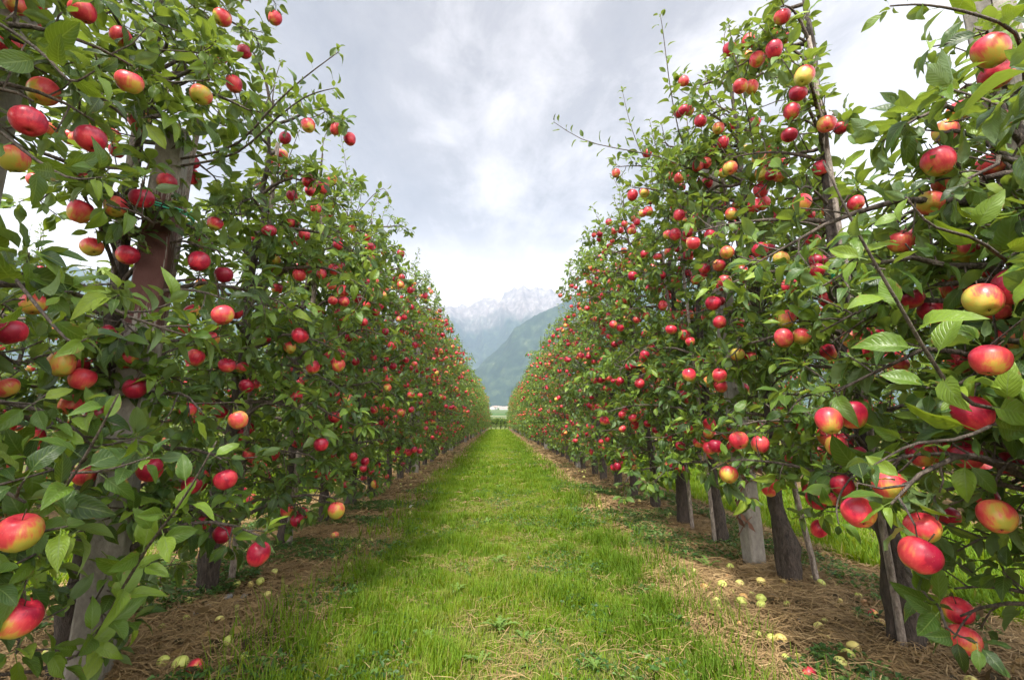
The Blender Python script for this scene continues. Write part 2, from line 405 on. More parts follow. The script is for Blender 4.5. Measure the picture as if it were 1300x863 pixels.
        s.S.append(size*np.interp(tt/L, [0, .6, 1], [1.1, 1., .5])*r.uniform(.8, 1.15, n)); s.c.append(np.clip(r.normal(bright, .13, n), 0, 1))
        s.rosette(pts[-1], ld[-1], 4, size*.5)
    def arrays(s):
        return [np.concatenate(x) for x in (s.P, s.D, s.Nn, s.S, s.c)]

HERO_APPLES = []   # world positions, filled below
def emit_tree(t, loc, rz, near=True, cull=True, name='apple_tree'):
    root = bpy.data.objects.new(name, None); COL.objects.link(root); root.location = loc; root.rotation_euler = (0, 0, rz)
    root.empty_display_size = .3
    zt = np.linspace(-.04, t.H, 64); tp = np.stack([np.interp(zt, t.tp[:, 2], t.tp[:, 0]), np.interp(zt, t.tp[:, 2], t.tp[:, 1]), zt], 1)
    tr = np.interp(zt, t.tp[:, 2], t.tr)*(1+.22*(vnoise(zt*9, zt*0+loc[1]*3, 5)-.4)+.35*np.exp(-((zt-.22)/.06)**2))
    g = Geo(); tube(g, tp, tr, 12, jitter=.10)
    kid('trunk', g.mesh('trunk', M_bark), root)
    for b in t.branches: kid('branch', b.mesh('branch', M_twig), root)
    P, D, Nn, S, c = t.arrays()
    keep = P[:, 2] > .1
    if cull:
        cz, sz = math.cos(rz), math.sin(rz); M = np.array([[cz, -sz, 0], [sz, cz, 0], [0, 0, 1]])
        W = (P+D*.5*S[:, None])@M.T+np.array(loc); keep &= np.linalg.norm(W-CAM, axis=1) > .62
        keep &= ~((np.abs(W[:, 0]) < .74) & (W[:, 1] < 1.5) & (W[:, 2] < 2.5) & (c < .55))
        x, y, d = project(W)
        for hp in HERO_APPLES:                                            # fruit stays clear of most leaves in front of it
            hx, hy, hd = project(hp[None]); rr = F*.052/hd[0]
            keep &= ~((np.hypot(x-hx, y-hy) < rr+.3*F*S/d) & (d < hd+.02) & (s_hash(len(W)) < .86))
        P, D, Nn, S, c = [q[keep] for q in (P, D, Nn, S, c)]
        ap = []
        for a, s_ in t.apples:
            w = M@a+np.array(loc); x, y, d = project(w[None])
            if d[0] > .3 and np.linalg.norm(w-CAM) < 1.42: continue
            if any(np.linalg.norm(w-h) < .11 for h in HERO_APPLES): continue
            ap.append((a, s_))
        t.apples = ap
    else: P, D, Nn, S, c = [q[keep] for q in (P, D, Nn, S, c)]
    g = Geo(); put_leaves(g, P, D, Nn, S, c, NEAR_T if near else MID_T)
    kid('crown', g.mesh('crown', M_leaf), root)
    for a, s_ in t.apples:
        add_apple(a, s_, root)
    return root
def s_hash(n): return rs.rand(n)
def add_apple(a, s_, root, tilt=.55):
    o = kid('apple', APPLES[rs.randint(4)], root); o.location = a; o.scale = (s_, s_, s_*rs.uniform(.93, 1.08))
    o.rotation_euler = (rs.uniform(-tilt, tilt), rs.uniform(-tilt, tilt), rs.uniform(0, 6.28)); return o
def far_mesh(t, name, keep_every=1):
    g = Geo(); P, D, Nn, S, c = t.arrays()
    put_leaves(g, P, D, Nn, S*1.15, c, FAR_T)
    tube(g, t.tp, t.tr, 6, 1)
    for b in t.branches[::3]:
        tube_pts = b.v[0].reshape(-1, 6, 3) if len(b.v[0]) % 6 == 0 else b.v[0][:-1].reshape(-1, 6, 3)
        tube(g, tube_pts.mean(1), .008, 3, 1)
    for i, (a, s_) in enumerate(t.apples):
        apple_mesh('', i, None, 8, 6, False, rs.rand(), g, APPLE_D*s_, a, 2)
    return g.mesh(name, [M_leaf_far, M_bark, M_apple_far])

LX, RX = -1.74, 1.86
KD = 1.1
LEFT_Y = [.35, 1.2, 2.12, 3.0, 4.0, 4.85, 5.7, 6.6]; RIGHT_Y = [.4, 1.32, 2.23, 3.08, 4.0, 4.75, 5.6, 6.45]
def world_to_local(w, loc, rz):
    cz, sz = math.cos(-rz), math.sin(-rz); v = np.asarray(w)-np.array(loc); return np.array([v[0]*cz-v[1]*sz, v[0]*sz+v[1]*cz, v[2]])

# fruit read off the photograph: pixel x, pixel y, height in pixels
HA = [(10,59,33),(22,6,26),(165,105,31),(37,155,38),(115,177,34),(55,117,33),(17,202,34),(255,121,26),(180,252,28),(147,263,26),(102,269,27),(117,314,25),
(162,324,26),(253,332,25),(283,400,27),(42,386,28),(14,422,34),(212,232,24),(284,349,22),(25,676,48),(8,492,28),(172,493,27),(105,481,29),(286,609,28),(243,616,24),
(91,790,22),(248,454,21),(288,464,21),(313,490,19),(108,603,27),(283,678,24),(328,703,28),(103,739,24),(297,107,20),(284,22,18),(310,66,17),(380,349,17),(352,367,15),
(1234,525,43),(1228,580,34),(1168,577,30),(1129,616,38),(1171,670,40),(1265,655,40),(1204,656,27),(1216,775,34),(1224,812,36),(1282,589,30),(1070,616,27),(1072,561,22),
(995,429,22),(1017,427,22),(1052,447,20),(1144,463,18),(1220,459,28),(1282,432,34),(965,564,22),(1258,65,38),(1265,96,36),(1218,142,28),(1200,168,28),(1192,205,36),
(1257,211,30),(1181,258,32),(1144,308,30),(1225,320,28),(1206,370,26),(1264,390,34),(1242,387,28),(1257,345,22),(1087,258,20),(1042,214,20),(1018,258,22),(1049,158,22),(1021,97,24),
(1013,119,22),(1005,142,20),(1002,172,20),(983,63,20),(993,22,20),(991,329,20),(1038,331,21),(1049,381,18),(999,405,21),(880,309,18),(923,321,18),(913,337,16),(894,341,15),(920,357,17),
(905,385,20),(914,409,17),(936,450,18),(863,226,15),(862,273,15),(927,214,18),(929,272,16),(875,476,17),(938,559,24),(908,566,18),(864,566,14),(925,602,23),(889,154,16),(912,163,15),(918,181,15),
(886,210,15),(896,207,15),(898,232,14),(803,248,14),(818,245,13),(782,220,11),(1153,300,24),(1100,560,20),(1040,671,20),(427,648,22),(812,487,13),(767,534,12),(961,76,19),(1053,268,18),(1067,163,18),(78,462,30)]
heroes = {}
for (px, py, dpx) in HA:
    d = F*APPLE_D/dpx; w = at(px, py, d); left = w[0] < 0
    k = 0
    while abs(w[0]) > (1.78 if left else 1.9) and k < 40: d *= .97; w = at(px, py, d); k += 1
    k = 0
    while abs(w[0]) < .95 and k < 60: d *= 1.02; w = at(px, py, d); k += 1
    ys = LEFT_Y if left else RIGHT_Y
    i = int(np.argmin([abs(y-w[1]) for y in ys]))
    heroes.setdefault((left, i), []).append((w, min(1.15, dpx*d/(F*APPLE_D)))); HERO_APPLES.append(w)
# long shoots and bare limbs seen in the photograph: (left?, tree index, [(px,py,depth)...], leaf size, bright)
SH = [
 (False, 1, [(1300,520,1.05),(1215,520,.92),(1150,400,.86),(1095,310,.84),(1045,205,.84)], .10, .66),
 (False, 3, [(925,240,3.3),(850,200,3.1),(790,190,3.0),(740,180,3.0),(703,155,3.0)], .095, .5),
 (False, 3, [(900,250,3.3),(865,190,3.2),(850,110,3.1),(842,40,3.05),(838,18,3.05)], .09, .5),
 (False, 4, [(860,240,4.2),(820,210,4.1),(800,160,4.0),(790,115,4.0)], .09, .5),
 (False, 7, [(830,330,6.0),(790,300,5.6),(765,290,5.5),(752,262,5.4)], .12, .55),
 (False, 3, [(960,200,2.8),(945,120,2.7),(930,60,2.7),(925,30,2.7)], .09, .5),
 (True, 2, [(300,190,1.9),(350,130,1.85),(390,95,1.8),(430,66,1.8)], .085, .35),
 (True, 2, [(300,200,1.9),(350,150,1.85),(390,120,1.8),(425,112,1.8)], .085, .35),
 (True, 5, [(440,330,4.6),(448,260,4.5),(440,215,4.5),(433,172,4.5)], .08, .5),
 (True, 5, [(430,300,4.4),(470,250,4.2),(490,235,4.2),(494,262,4.1)], .10, .45),
 (True, 1, [(100,850,1.5),(180,700,1.15),(230,640,1.0),(275,560,.98)], .10, .6),
 (True, 1, [(0,560,1.3),(60,600,1.1),(130,600,1.0),(190,580,1.0)], .10, .45),
 (True, 1, [(0,700,1.2),(70,640,1.0),(120,560,.95),(150,500,.95)], .10, .4),
 (True, 0, [(0,330,1.15),(40,380,1.0),(90,440,.95),(110,430,.95)], .11, .4),
 (True, 0, [(0,30,1.2),(60,70,1.05),(90,110,1.0),(120,90,1.0)], .11, .3),
 (True, 0, [(-20,150,1.2),(40,200,1.1),(90,230,1.05),(130,225,1.05)], .11, .3),
 (False, 1, [(1300,40,1.2),(1230,15,1.15),(1170,5,1.15),(1130,8,1.15)], .10, .45),
 (False, 1, [(1300,350,1.15),(1240,300,1.0),(1180,290,.95),(1150,250,.95)], .11, .55),
 (False, 1, [(1300,520,1.1),(1220,560,1.0),(1160,560,.95),(1110,590,.95)], .11, .5),
 (False, 2, [(1180,760,1.5),(1195,770,1.25),(1200,800,1.1),(1240,815,1.0)], .11, .35),
 (False, 2, [(1130,600,1.7),(1080,600,1.5),(1060,640,1.4),(1065,665,1.35)], .13, .4),
]
# leafy limbs crossing in front of the stained post: (left?, tree index, [(px,py,depth) x2], leaf size)
HB = [(True, 2, [(225, 290, 1.9), (160, 265, 1.5)], .09), 
 (True, 2, [(200, 640, 1.75), (130, 660, 1.5)], .085), (True, 2, [(230, 140, 2.0), (180, 150, 1.6)], .09), (True, 2, [(250, 100, 2.1), (260, 60, 1.7)], .09),
 (True, 2, [(230, 60, 2.1), (190, 20, 1.8)], .09), (True, 1, [(60, 760, 1.4), (20, 830, 1.25)], .09)]
TREE_ORD = ['first', 'second', 'third', 'fourth', 'fifth', 'sixth', 'seventh', 'eighth', 'ninth', 'tenth', 'eleventh', 'twelfth', 'thirteenth', 'fourteenth', 'fifteenth', 'sixteenth', 'seventeenth', 'eighteenth', 'nineteenth', 'twentieth']
LOOK = {
 (True, 0): 'boughs of red apples at the left photo edge, of the tree nearest the camera',
 (True, 1): 'leafy apple tree in front of the red stained concrete post in the left row',
 (True, 2): 'tall apple tree tied with green band to the red stained concrete post, left row',
 (False, 0): 'leafy boughs at the extreme right photo edge, of the tree nearest the camera',
 (False, 1): 'right-edge apple tree with big close apples and a pale green upright shoot',
 (False, 2): 'apple tree whose bare slanting trunk stands nearest in the right row, before the open grass',
 (False, 3): 'dark trunked apple tree right behind the light concrete post in the right row',
}
def tree_label(left, i):
    side = 'left' if left else 'right'
    return LOOK.get((left, i), '%s apple tree from the camera in the %s row, red fruit from top to bottom' % (TREE_ORD[i], side))
TG = {True: 'apple trees of the left row', False: 'apple trees of the right row'}
for left in (True, False):
    for i, y in enumerate(LEFT_Y if left else RIGHT_Y):
        x = LX if left else RX; rz = 0. if left else PI; loc = (x, y, 0.)
        t = Tree(100+i*7+(0 if left else 55), H=([3.2, 3.3, 4.15, 3.25, 3.5, 3.3, 3.7, 3.4] if left else [1.9, 2.12, 3.7, 3.9, 3.85, 3.6, 3.9, 3.7])[i], limbs=(50 if left else 46) if i < 5 else 40, n_apples=[30, 40, 58, 70, 85, 85, 85, 85][i],
                 lean=(rs.uniform(-.08, .1), rs.uniform(-.08, .08)), thick=rs.uniform(.9, 1.25), step=.054, gap=([(1.42, 2.0), (1.34, 2.02), (1.62, 2.02)][i] if left and i < 3 else None), skip=((lambda z, c, q: (z > 1.75 and q > -.1) or (z > 2.5 and c < .2)) if (not left and i == 2) else None), thin=[.1, .15, .2, .2, .15, .1, 0, 0][i], zb=.29 if left else [.4, .62, .68, .64, .56, .5, .44, .42][i])
        for (w, s_) in heroes.get((left, i), []):
            p = world_to_local(w, loc, rz); hook = p+np.array([0, 0, .068])
            z0 = float(np.clip(p[2]+rs.uniform(-.25, .12), .3, t.H-.1)); o = t.on(z0)
            mid = (o+hook)/2+np.array([0, 0, .12+.1*rs.rand()])+rs.randn(3)*.04
            t.path_branch(bez(o, mid, hook, 8), .075, start=.45, leafk=(6, 9), tw=(.05, .16)); t.tips.pop()
            t.apples = [(a, q) for a, q in t.apples if np.linalg.norm(a-p) > .12]
        for (sl, si, pts, sz, br) in SH:
            if sl == left and si == i:
                lp = [world_to_local(at(q[0], q[1], q[2]*KD), loc, rz) for q in pts]; zb = float(np.clip(lp[0][2], .4, t.H-.15))
                t.shoot([t.on(zb)*.6+lp[0]*.4]+lp, sz, sz*.46, br)
        for (sl, si, pts, sz) in HB:
            if sl == left and si == i:
                lp = np.array([world_to_local(at(q[0], q[1], q[2]*KD), loc, rz) for q in pts]); t.path_branch(bez(t.on(float(np.clip(lp[0][2], .3, t.H-.1))), lp[0], lp[1], 9), .05, start=.3, size=sz)
        root = emit_tree(t, loc, rz)
        for (w, s_) in heroes.get((left, i), []): add_apple(world_to_local(w, loc, rz), s_, root, .5)
        tag(root, tree_label(left, i), 'apple tree', TG[left])

# mid distance: four source trees with their parts, copied
mids = [Tree(500+k, H=3.55+.15*k, limbs=34, n_apples=78, step=.062, shoots=10) for k in range(4)]
midroots = []
def rows_y(y0, y1, st): return [y0+k*st for k in range(int((y1-y0)/st)+1)]
plan = []
for left in (True, False):
    ys = rows_y(7.5 if left else 7.3, 17.2, .9)
    for k, y in enumerate(ys): plan.append((left, 8+k, y))
for n_, (left, i, y) in enumerate(plan):
    k = (n_*3+(n_//4)) % 4
    x = (LX if left else RX)+rs.uniform(-.06, .06); rz = (0. if left else PI)+(0 if rs.rand() < .8 else rs.uniform(-.3, .3))
    if k not in [m[0] for m in midroots]:
        r_ = emit_tree(mids[k], (x, y, 0), rz, near=False, cull=False); midroots.append((k, r_))
    else:
        r_ = copy_tree(dict(midroots)[k]); r_.location = (x, y, 0); r_.rotation_euler = (0, 0, rz)
    sc = rs.uniform(.94, 1.06); r_.scale = (sc, sc, sc)
    tag(r_, tree_label(left, i), 'apple tree', TG[left])
MR = dict(midroots)
# the neighbouring rows, near part with their parts
for left, xx in ((True, -5.35), (False, 5.45)):
    for j, y in enumerate(rows_y(1.6, 7.6, .92)):
        r_ = copy_tree(MR[(j*3+left) % 4]); r_.location = (xx+rs.uniform(-.06, .06), y, 0); r_.rotation_euler = (0, 0, rs.choice([0, PI])+rs.uniform(-.3, .3)); sc = rs.uniform(.8, .9); r_.scale = (sc, sc, sc*.93)
        tag(r_, 'apple tree of the neighbouring row glimpsed through the gaps of the %s row' % ('left' if left else 'right'), 'apple tree', 'apple trees of the neighbouring %s row' % ('left' if left else 'right'))
# far trees: one mesh each, five shapes
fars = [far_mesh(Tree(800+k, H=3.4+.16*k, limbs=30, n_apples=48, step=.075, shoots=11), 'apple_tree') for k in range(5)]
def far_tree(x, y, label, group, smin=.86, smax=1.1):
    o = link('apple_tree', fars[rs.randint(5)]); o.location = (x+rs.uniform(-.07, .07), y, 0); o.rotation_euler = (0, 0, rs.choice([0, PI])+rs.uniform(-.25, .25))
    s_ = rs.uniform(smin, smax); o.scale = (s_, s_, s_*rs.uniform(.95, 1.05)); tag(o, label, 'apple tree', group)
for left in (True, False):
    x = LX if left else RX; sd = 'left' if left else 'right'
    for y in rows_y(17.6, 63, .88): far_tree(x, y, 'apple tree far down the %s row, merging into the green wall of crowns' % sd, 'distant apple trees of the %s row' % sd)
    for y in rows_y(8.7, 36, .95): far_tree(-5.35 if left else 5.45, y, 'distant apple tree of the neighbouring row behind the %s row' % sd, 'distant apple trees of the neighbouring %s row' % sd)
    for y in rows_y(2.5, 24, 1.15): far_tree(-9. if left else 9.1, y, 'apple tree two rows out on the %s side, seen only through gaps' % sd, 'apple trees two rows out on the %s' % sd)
# the headland hedge closing the alley
g0 = far_mesh(Tree(950, H=2.0, limbs=26, n_apples=0, step=.06, shoots=3), 'shrub')
for k, x in enumerate(np.arange(-2.2, 2.4, .62)):
    o = link('shrub', g0); o.location = (x, 65.5+rs.uniform(-.3, .3), 0); o.rotation_euler = (0, 0, rs.rand()*6); s_ = rs.uniform(.82, .98); o.scale = (1.1, 1.1, s_)
    tag(o, 'low dark green shrub closing the far end of the grass alley', 'shrub', 'shrubs at the far end of the alley')

# ------------------------------------------------------------------ posts, stakes, ties
def post(loc, h, w, label, lean=(0, 0), rot=.15, stain=None, cap=True):
    g = Geo(); n = 26; c = w*.5; b = w*.09
    sec = np.array([(-c+b, -c), (c-b, -c), (c, -c+b), (c, c-b), (c-b, c), (-c+b, c), (-c, c-b), (-c, -c+b)])
    zz = np.linspace(-.1, h, n); V = []
    for z in zz:
        k = 1-.10*z/h
        V.append(np.c_[sec*k+rs.randn(8, 2)*.0009+np.array(lean)*z/h, np.full(8, z)])
    V = np.concatenate(V); i = np.arange(n-1)[:, None]*8; j = np.arange(8)[None]; j2 = (j+1) % 8
    q = np.stack([i+j, i+j2, i+8+j2, i+8+j], -1).reshape(-1, 4)
    V = np.vstack([V, [lean[0], lean[1], h+.01]]); b0 = (n-1)*8
    rnd = np.zeros(len(V))
    if stain: rnd = np.interp(V[:, 2], [stain[0]-.25, stain[0], stain[1], stain[1]+.2], [0, .85, .85, 0])
    g.add(V, q, [[b0+k, b0+(k+1) % 8, len(V)-1] for k in range(8)], rnd)
    o = link('concrete_post', g.mesh('concrete_post', M_post, smooth=False), loc=loc); o.rotation_euler = (0, 0, rot)
    tag(o, label, 'post', 'concrete trellis posts'); return o
post((-1.60, 2.04, 0), 2.38, .125, 'weathered concrete post with a dark red stained stretch, standing nearest in the left row', lean=(.03, 0), rot=.35, stain=(1.52, 1.95))
post((1.83, 3.43, 0), 3.08, .118, 'light grey concrete post in front of the thick dark trunk in the right row', lean=(-.12, 0), rot=.2)
post((1.93, 1.48, 0), 3.5, .12, 'pale concrete post cut by the right photo edge near the top corner', lean=(-.02, 0), rot=.1)
post((-1.80, 1.5, 0), 3.2, .11, 'pale concrete post at the left photo edge, glimpsed between leaves', rot=.1)
for left in (True, False):
    for k, y in enumerate(rows_y(9.4 if left else 10.4, 60, 7.)):
        o = post(((LX+.1) if left else (RX-.08), y, 0), 3.3, .13, ('concrete post among crowns of the %s row, %s of its row beyond the nearest' % ('left' if left else 'right', TREE_ORD[k])), lean=(rs.uniform(-.06, .06), 0))
# dried tendrils climbing the right post
g = Geo()
for k in range(7):
    z0 = .16+.12*k; a = np.linspace(0, 4.5, 12)+k
    p = np.stack([1.81+.078*np.cos(a), 3.42+.078*np.sin(a), z0+.05*np.sin(a*1.7)+.03*a], 1); tube(g, p, np.linspace(.008, .003, 12), 4)
    for q in range(3):
        b = p[rs.randint(12)]; g.add([b, b+[.02, -.02, -.02], b+[.035, -.03, -.07], b+[.0, -.015, -.045]], [[0, 1, 2, 3]])
tag(link('dried_vine', g.mesh('dried_vine', M_dry)), 'dried brown tendrils clinging to the light concrete post', 'vine')
def stake(a, b, r0, label):
    g = Geo(); p = np.linspace(0, 1, 12)[:, None]; a = np.array(a, float); pts = (np.array(b)-a)*p; pts[1:-1] += rs.randn(10, 3)*.004
    tube(g, pts, np.linspace(r0, r0*.7, 12), 9, jitter=.07); o = link('wooden_stake', g.mesh('wooden_stake', M_stake), loc=a); tag(o, label, 'stake', 'wooden stakes tied to trunks')
stake((1.99, 2.99, -.1), (1.74, 3.25, 2.9), .019, 'thin leaning wooden stake beside the thick dark trunk near the light post, right row')
stake((1.80, 2.18, -.1), (1.79, 2.25, 3.2), .017, 'pale wooden stake along the nearest slanting trunk in the right row')
stake((-1.66, 2.19, .3), (-1.56, 2.21, 3.0), .018, 'silvery wooden stake bound to the stained concrete post in the left row')
stake((-1.68, 3.15, -.1), (-1.62, 3.08, 3.0), .02, 'grey wooden stake in the left row, just past the stained post')
stake((-1.68, 3.96, -.1), (-1.64, 4.03, 3.3), .026, 'dark grey wooden stake beside the fourth bare trunk of the left row')
stake((1.80, 3.96, -.1), (1.70, 4.07, 3.2), .017, 'pale wooden stake just past the light post in the right row')
stake((1.84, 4.51, -.1), (1.76, 4.62, 2.8), .018, 'short thin stake two trunks past the light post in the right row')
def tie(c, rx, ry, label, rz=0):
    g = Geo(); a = np.linspace(0, 2*PI, 25)
    for dz in (0, .012): tube(g, np.stack([rx*np.cos(a), ry*np.sin(a), .006*np.sin(2*a)+dz], 1), .0042, 5, cap=False)
    tube(g, np.array([[rx, 0, 0], [rx+.03, -.02, .01], [rx+.05, -.02, -.03]]), .004, 5)
    o = link('plant_tie', g.mesh('plant_tie', M_tie), loc=c); o.rotation_euler = (0, 0, rz); tag(o, label, 'tie')
tie((-1.60, 2.09, 1.97), .11, .13, 'green plastic tie round the stained concrete post and its stake')
tie((1.80, 2.22, 1.03), .07, .06, 'green plastic tie round the nearest slanting trunk, right row, lower of two')
tie((1.80, 2.23, 1.75), .06, .05, 'green plastic tie high on the nearest slanting trunk, right row, upper of two')

# ------------------------------------------------------------------ ground
def edge_l(y): return -.86+.16*(fbm(y*1.3, y*0+3, 3, 5)-.5)
def edge_r(y): return .95+.16*(fbm(y*1.3, y*0+9, 3, 8)-.5)
def hz(x, y):
    b = .05*(fbm(x*1.6, y*1.6, 3, 2)-.5)+.02*(fbm(x*7, y*7, 2, 4)-.5)
    return b*np.clip(1-(np.hypot(x, y)-20)/30, .0, 1)
def m_ground():
    m, nt, out = mat('orchard_soil'); n = N(nt)
    oc = n('TexCoord').outputs['Object']; s = n('SeparateXYZ', {0: oc})
    w = n.noise(oc, 3.5, 4., .6); x = n.math('ADD', s.outputs[0], n.math('MULTIPLY', n.math('SUBTRACT', w, .5), .35))
    # rows repeat every 3.6 m: bare strips under the trees, turf between
    u = n.math('PINGPONG', n.math('ADD', x, -.04), 1.8)
    far = n.math('GREATER_THAN', s.outputs[1], 64.)
    turf = n.math('MAXIMUM', n.math('LESS_THAN', u, .88), far)
    f = n.noise(oc, 34., 6., .7); f2 = n.noise(oc, 6., 4., .6)
    dirt = n.ramp(f, [(.3, (.04, .026, .015)), (.48, (.12, .075, .034)), (.65, (.28, .19, .085))])
    dirt = n.mix(n.math('MULTIPLY', n.math('GREATER_THAN', f2, .6), .55), dirt, (.035, .06, .02))
    grass = n.ramp(f, [(.3, (.018, .03, .006)), (.5, (.08, .10, .02)), (.75, (.24, .22, .07))])
    grass = n.mix(n.math('MULTIPLY', n.math('LESS_THAN', n.noise(oc, .02, 3.), .45), n.math('MULTIPLY', far, .7)), grass, (.02, .045, .015))
    c = n.mix(turf, dirt, grass)
    p = n('BsdfPrincipled', {'Base Color': c, 'Roughness': .95, 'Specular IOR Level': .2, 'Normal': n.bump(f, .8, .03)})
    nt.links.new(p.outputs[0], out.inputs[0]); return m
def grid(g, xs, ys, fz):
    X, Y = np.meshgrid(xs, ys); Z = fz(X, Y); nx = len(xs); ny = len(ys)
    i = np.arange(ny-1)[:, None]*nx; j = np.arange(nx-1)[None]
    q = np.stack([i+j, i+j+1, i+nx+j+1, i+nx+j], -1).reshape(-1, 4); g.add(np.stack([X, Y, Z], -1), q)
g = Geo()
xs = np.concatenate([[-11000, -3000, -800, -200, -60, -25], np.arange(-12, 12.01, .1), [25, 60, 200, 800, 3000, 11000]])
ys = np.concatenate([[-300, -60, -15], np.arange(-2, 12, .08), np.arange(12, 30, .25), np.arange(30, 66, 1.), [80, 140, 300, 800, 2000, 5000, 12500]])
grid(g, xs, ys, hz)
gr = link('ground', g.mesh('ground', m_ground())); tag(gr, kind='structure')

# ------------------------------------------------------------------ grass, straw, ground cover
def blades(g, x, y, h, w, rnd, lie=None, segs=2):
    n = len(x); a = rs.rand(n)*2*PI; dx, dy = np.cos(a), np.sin(a); b = rs.uniform(.15, .75, n) if lie is None else lie
    base = np.stack([x, y, hz(x, y)-.003], 1); dirh = np.stack([dx, dy, np.zeros(n)], 1); side = np.stack([-dy, dx, np.zeros(n)], 1)
    V = []
    for t, ww in ((0, 1.), (.5, .8), (1., .08)):
        c = base+dirh*(b*h*t**1.7)[:, None]+np.array([0, 0, 1.])*(h*np.sqrt(np.maximum(1-b*b*.8, .05))*t)[:, None]
        V += [c-side*(w*ww*.5)[:, None], c+side*(w*ww*.5)[:, None]]
    V = np.stack(V, 1); q = np.array([[0, 1, 3, 2], [2, 3, 5, 4]])[None]+(np.arange(n)*6)[:, None, None]
    g.add(V, q, None, np.repeat(rnd, 6))
g = Geo()
def turf(n, y0, y1, wid, hs=1., xr=None, pw=1.6):
    u = rs.rand(n); y = y0+(y1-y0)*u**pw
    if xr is None: x = rs.uniform(-1.25, 1.3, n); keep = (x > edge_l(y)-.06*rs.randn(n)**2*1.5) & (x < edge_r(y)+.06*rs.randn(n)**2*1.5)
    else: x = rs.uniform(*xr, n); keep = np.ones(n, bool)
    c1 = fbm(x*4.2, y*4.2, 3, 21); c2 = fbm(x*1.3, y*.8, 3, 31)
    keep &= rs.rand(n) < np.clip((c1-.24)*4.5, .3, 1)
    x, y, c1, c2 = x[keep], y[keep], c1[keep], c2[keep]; n = len(x)
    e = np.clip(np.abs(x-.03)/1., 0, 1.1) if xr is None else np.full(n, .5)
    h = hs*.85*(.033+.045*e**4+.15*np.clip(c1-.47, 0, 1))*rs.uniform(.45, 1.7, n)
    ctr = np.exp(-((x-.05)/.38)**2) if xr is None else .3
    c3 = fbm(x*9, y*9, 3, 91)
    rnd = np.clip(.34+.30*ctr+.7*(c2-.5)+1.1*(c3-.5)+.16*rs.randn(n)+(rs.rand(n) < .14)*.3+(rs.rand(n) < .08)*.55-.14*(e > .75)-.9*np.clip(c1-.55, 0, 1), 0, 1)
    blades(g, x, y, h, wid*rs.uniform(.6, 1.35, n)*(1+0*y), rnd)
turf(120000, 1.2, 4.2, .0055, pw=1.)
turf(90000, 4.2, 9, .009, pw=1.1)
turf(90000, 9, 26, .02, pw=1.2)
turf(60000, 26, 63, .05, pw=1.1)
turf(60000, .8, 9, .012, 1.5, (2.55, 4.6), 1.2); turf(50000, .8, 9, .013, 1.5, (-4.5, -2.5), 1.2)
turf(26000, 9, 40, .04, 1.3, (2.5, 4.6)); turf(26000, 9, 40, .04, 1.3, (-4.5, -2.5))
turf(16000, 2, 30, .04, 1.6, (6.1, 8.4)); turf(16000, 2, 30, .04, 1.6, (-8.4, -6.1))
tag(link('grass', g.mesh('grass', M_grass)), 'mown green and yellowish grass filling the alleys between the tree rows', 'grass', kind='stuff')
g = Geo()
def straw(n, y0, y1, w, x0, x1, pw=1.3):
    y = y0+(y1-y0)*rs.rand(n)**pw; x = rs.uniform(x0, x1, n); k = rs.rand(n) < np.clip((fbm(x*2.6, y*2.6, 3, 44)-.28)*3.4, .12, 1); x, y = x[k], y[k]; n = len(x)
    a = rs.randn(n)*1.3+vnoise(x*1.5, y*1.5, 3)*6; L = rs.uniform(.03, .14, n)*(1+w*20); z = hz(x, y)+.002+np.abs(rs.randn(n))*.017
    d = np.stack([np.cos(a), np.sin(a), rs.randn(n)*.12], 1); s_ = np.stack([-np.sin(a), np.cos(a), rs.randn(n)*.3], 1)*w/2; c = np.stack([x, y, z], 1)
    bend = np.stack([-np.sin(a), np.cos(a), np.zeros(n)], 1)*(L*rs.uniform(-.12, .12, n))[:, None]+np.array([0, 0, 1.])*(L*.08)[:, None]
    V = []
    for t in (-.5, 0, .5):
        p = c+d*(L*t)[:, None]+bend*(1-4*t*t); V += [p-s_, p+s_]
    q = np.array([[0, 1, 3, 2], [2, 3, 5, 4]])[None]+(np.arange(n)*6)[:, None, None]
    g.add(np.stack(V, 1), q, None, np.repeat(np.clip(rs.normal(.45, .33, n), 0, 1), 6))
for x0, x1 in ((-2.65, -.86), (.92, 2.6)):
    straw(85000, .9, 5., .0034, x0, x1, 1.); straw(26000, 5., 12, .006, x0, x1); straw(14000, 12, 40, .018, x0, x1)
straw(16000, 1.2, 6, .0019, -1.05, 1.1, 1.); straw(3000, 6, 16, .008, -1., 1.)
tag(link('dry_straw', g.mesh('dry_straw', M_straw)), 'dry brown straw and clippings strewn under both tree rows', 'straw', kind='stuff')
g = Geo()
def cover(n, x0, x1, y0, y1, thr, sz):
    x = rs.uniform(x0, x1, n); y = rs.uniform(y0, y1, n); k = fbm(x*2.1, y*2.1, 3, 61) > thr; x, y = x[k], y[k]; n = len(x)
    P = np.stack([x, y, hz(x, y)+rs.uniform(.005, .05, n)], 1); D = norm(np.stack([rs.randn(n), rs.randn(n), rs.uniform(-.1, .6, n)], 1))
    put_leaves(g, P, D, np.array([0, 0, 1.])+rs.randn(n, 3)*.3, rs.uniform(.5, 1.3, n)*sz, rs.rand(n), FAR_T)
cover(30000, -2.4, -1.15, 1.3, 6, .5, .034); cover(26000, 1.15, 2.4, 1.3, 7, .53, .032); cover(8000, .8, 1.5, 1.5, 8, .52, .04); cover(8000, -1.4, -.8, 2, 9, .55, .036)
cover(16000, -1, 1, 1.4, 9, .57, .03); cover(12000, -2.4, 2.4, 7, 20, .6, .05)
tag(link('ground_cover', g.mesh('ground_cover', M_cover)), 'low dark green creeping weeds in patches on the ground under the trees', 'ground cover', kind='stuff')

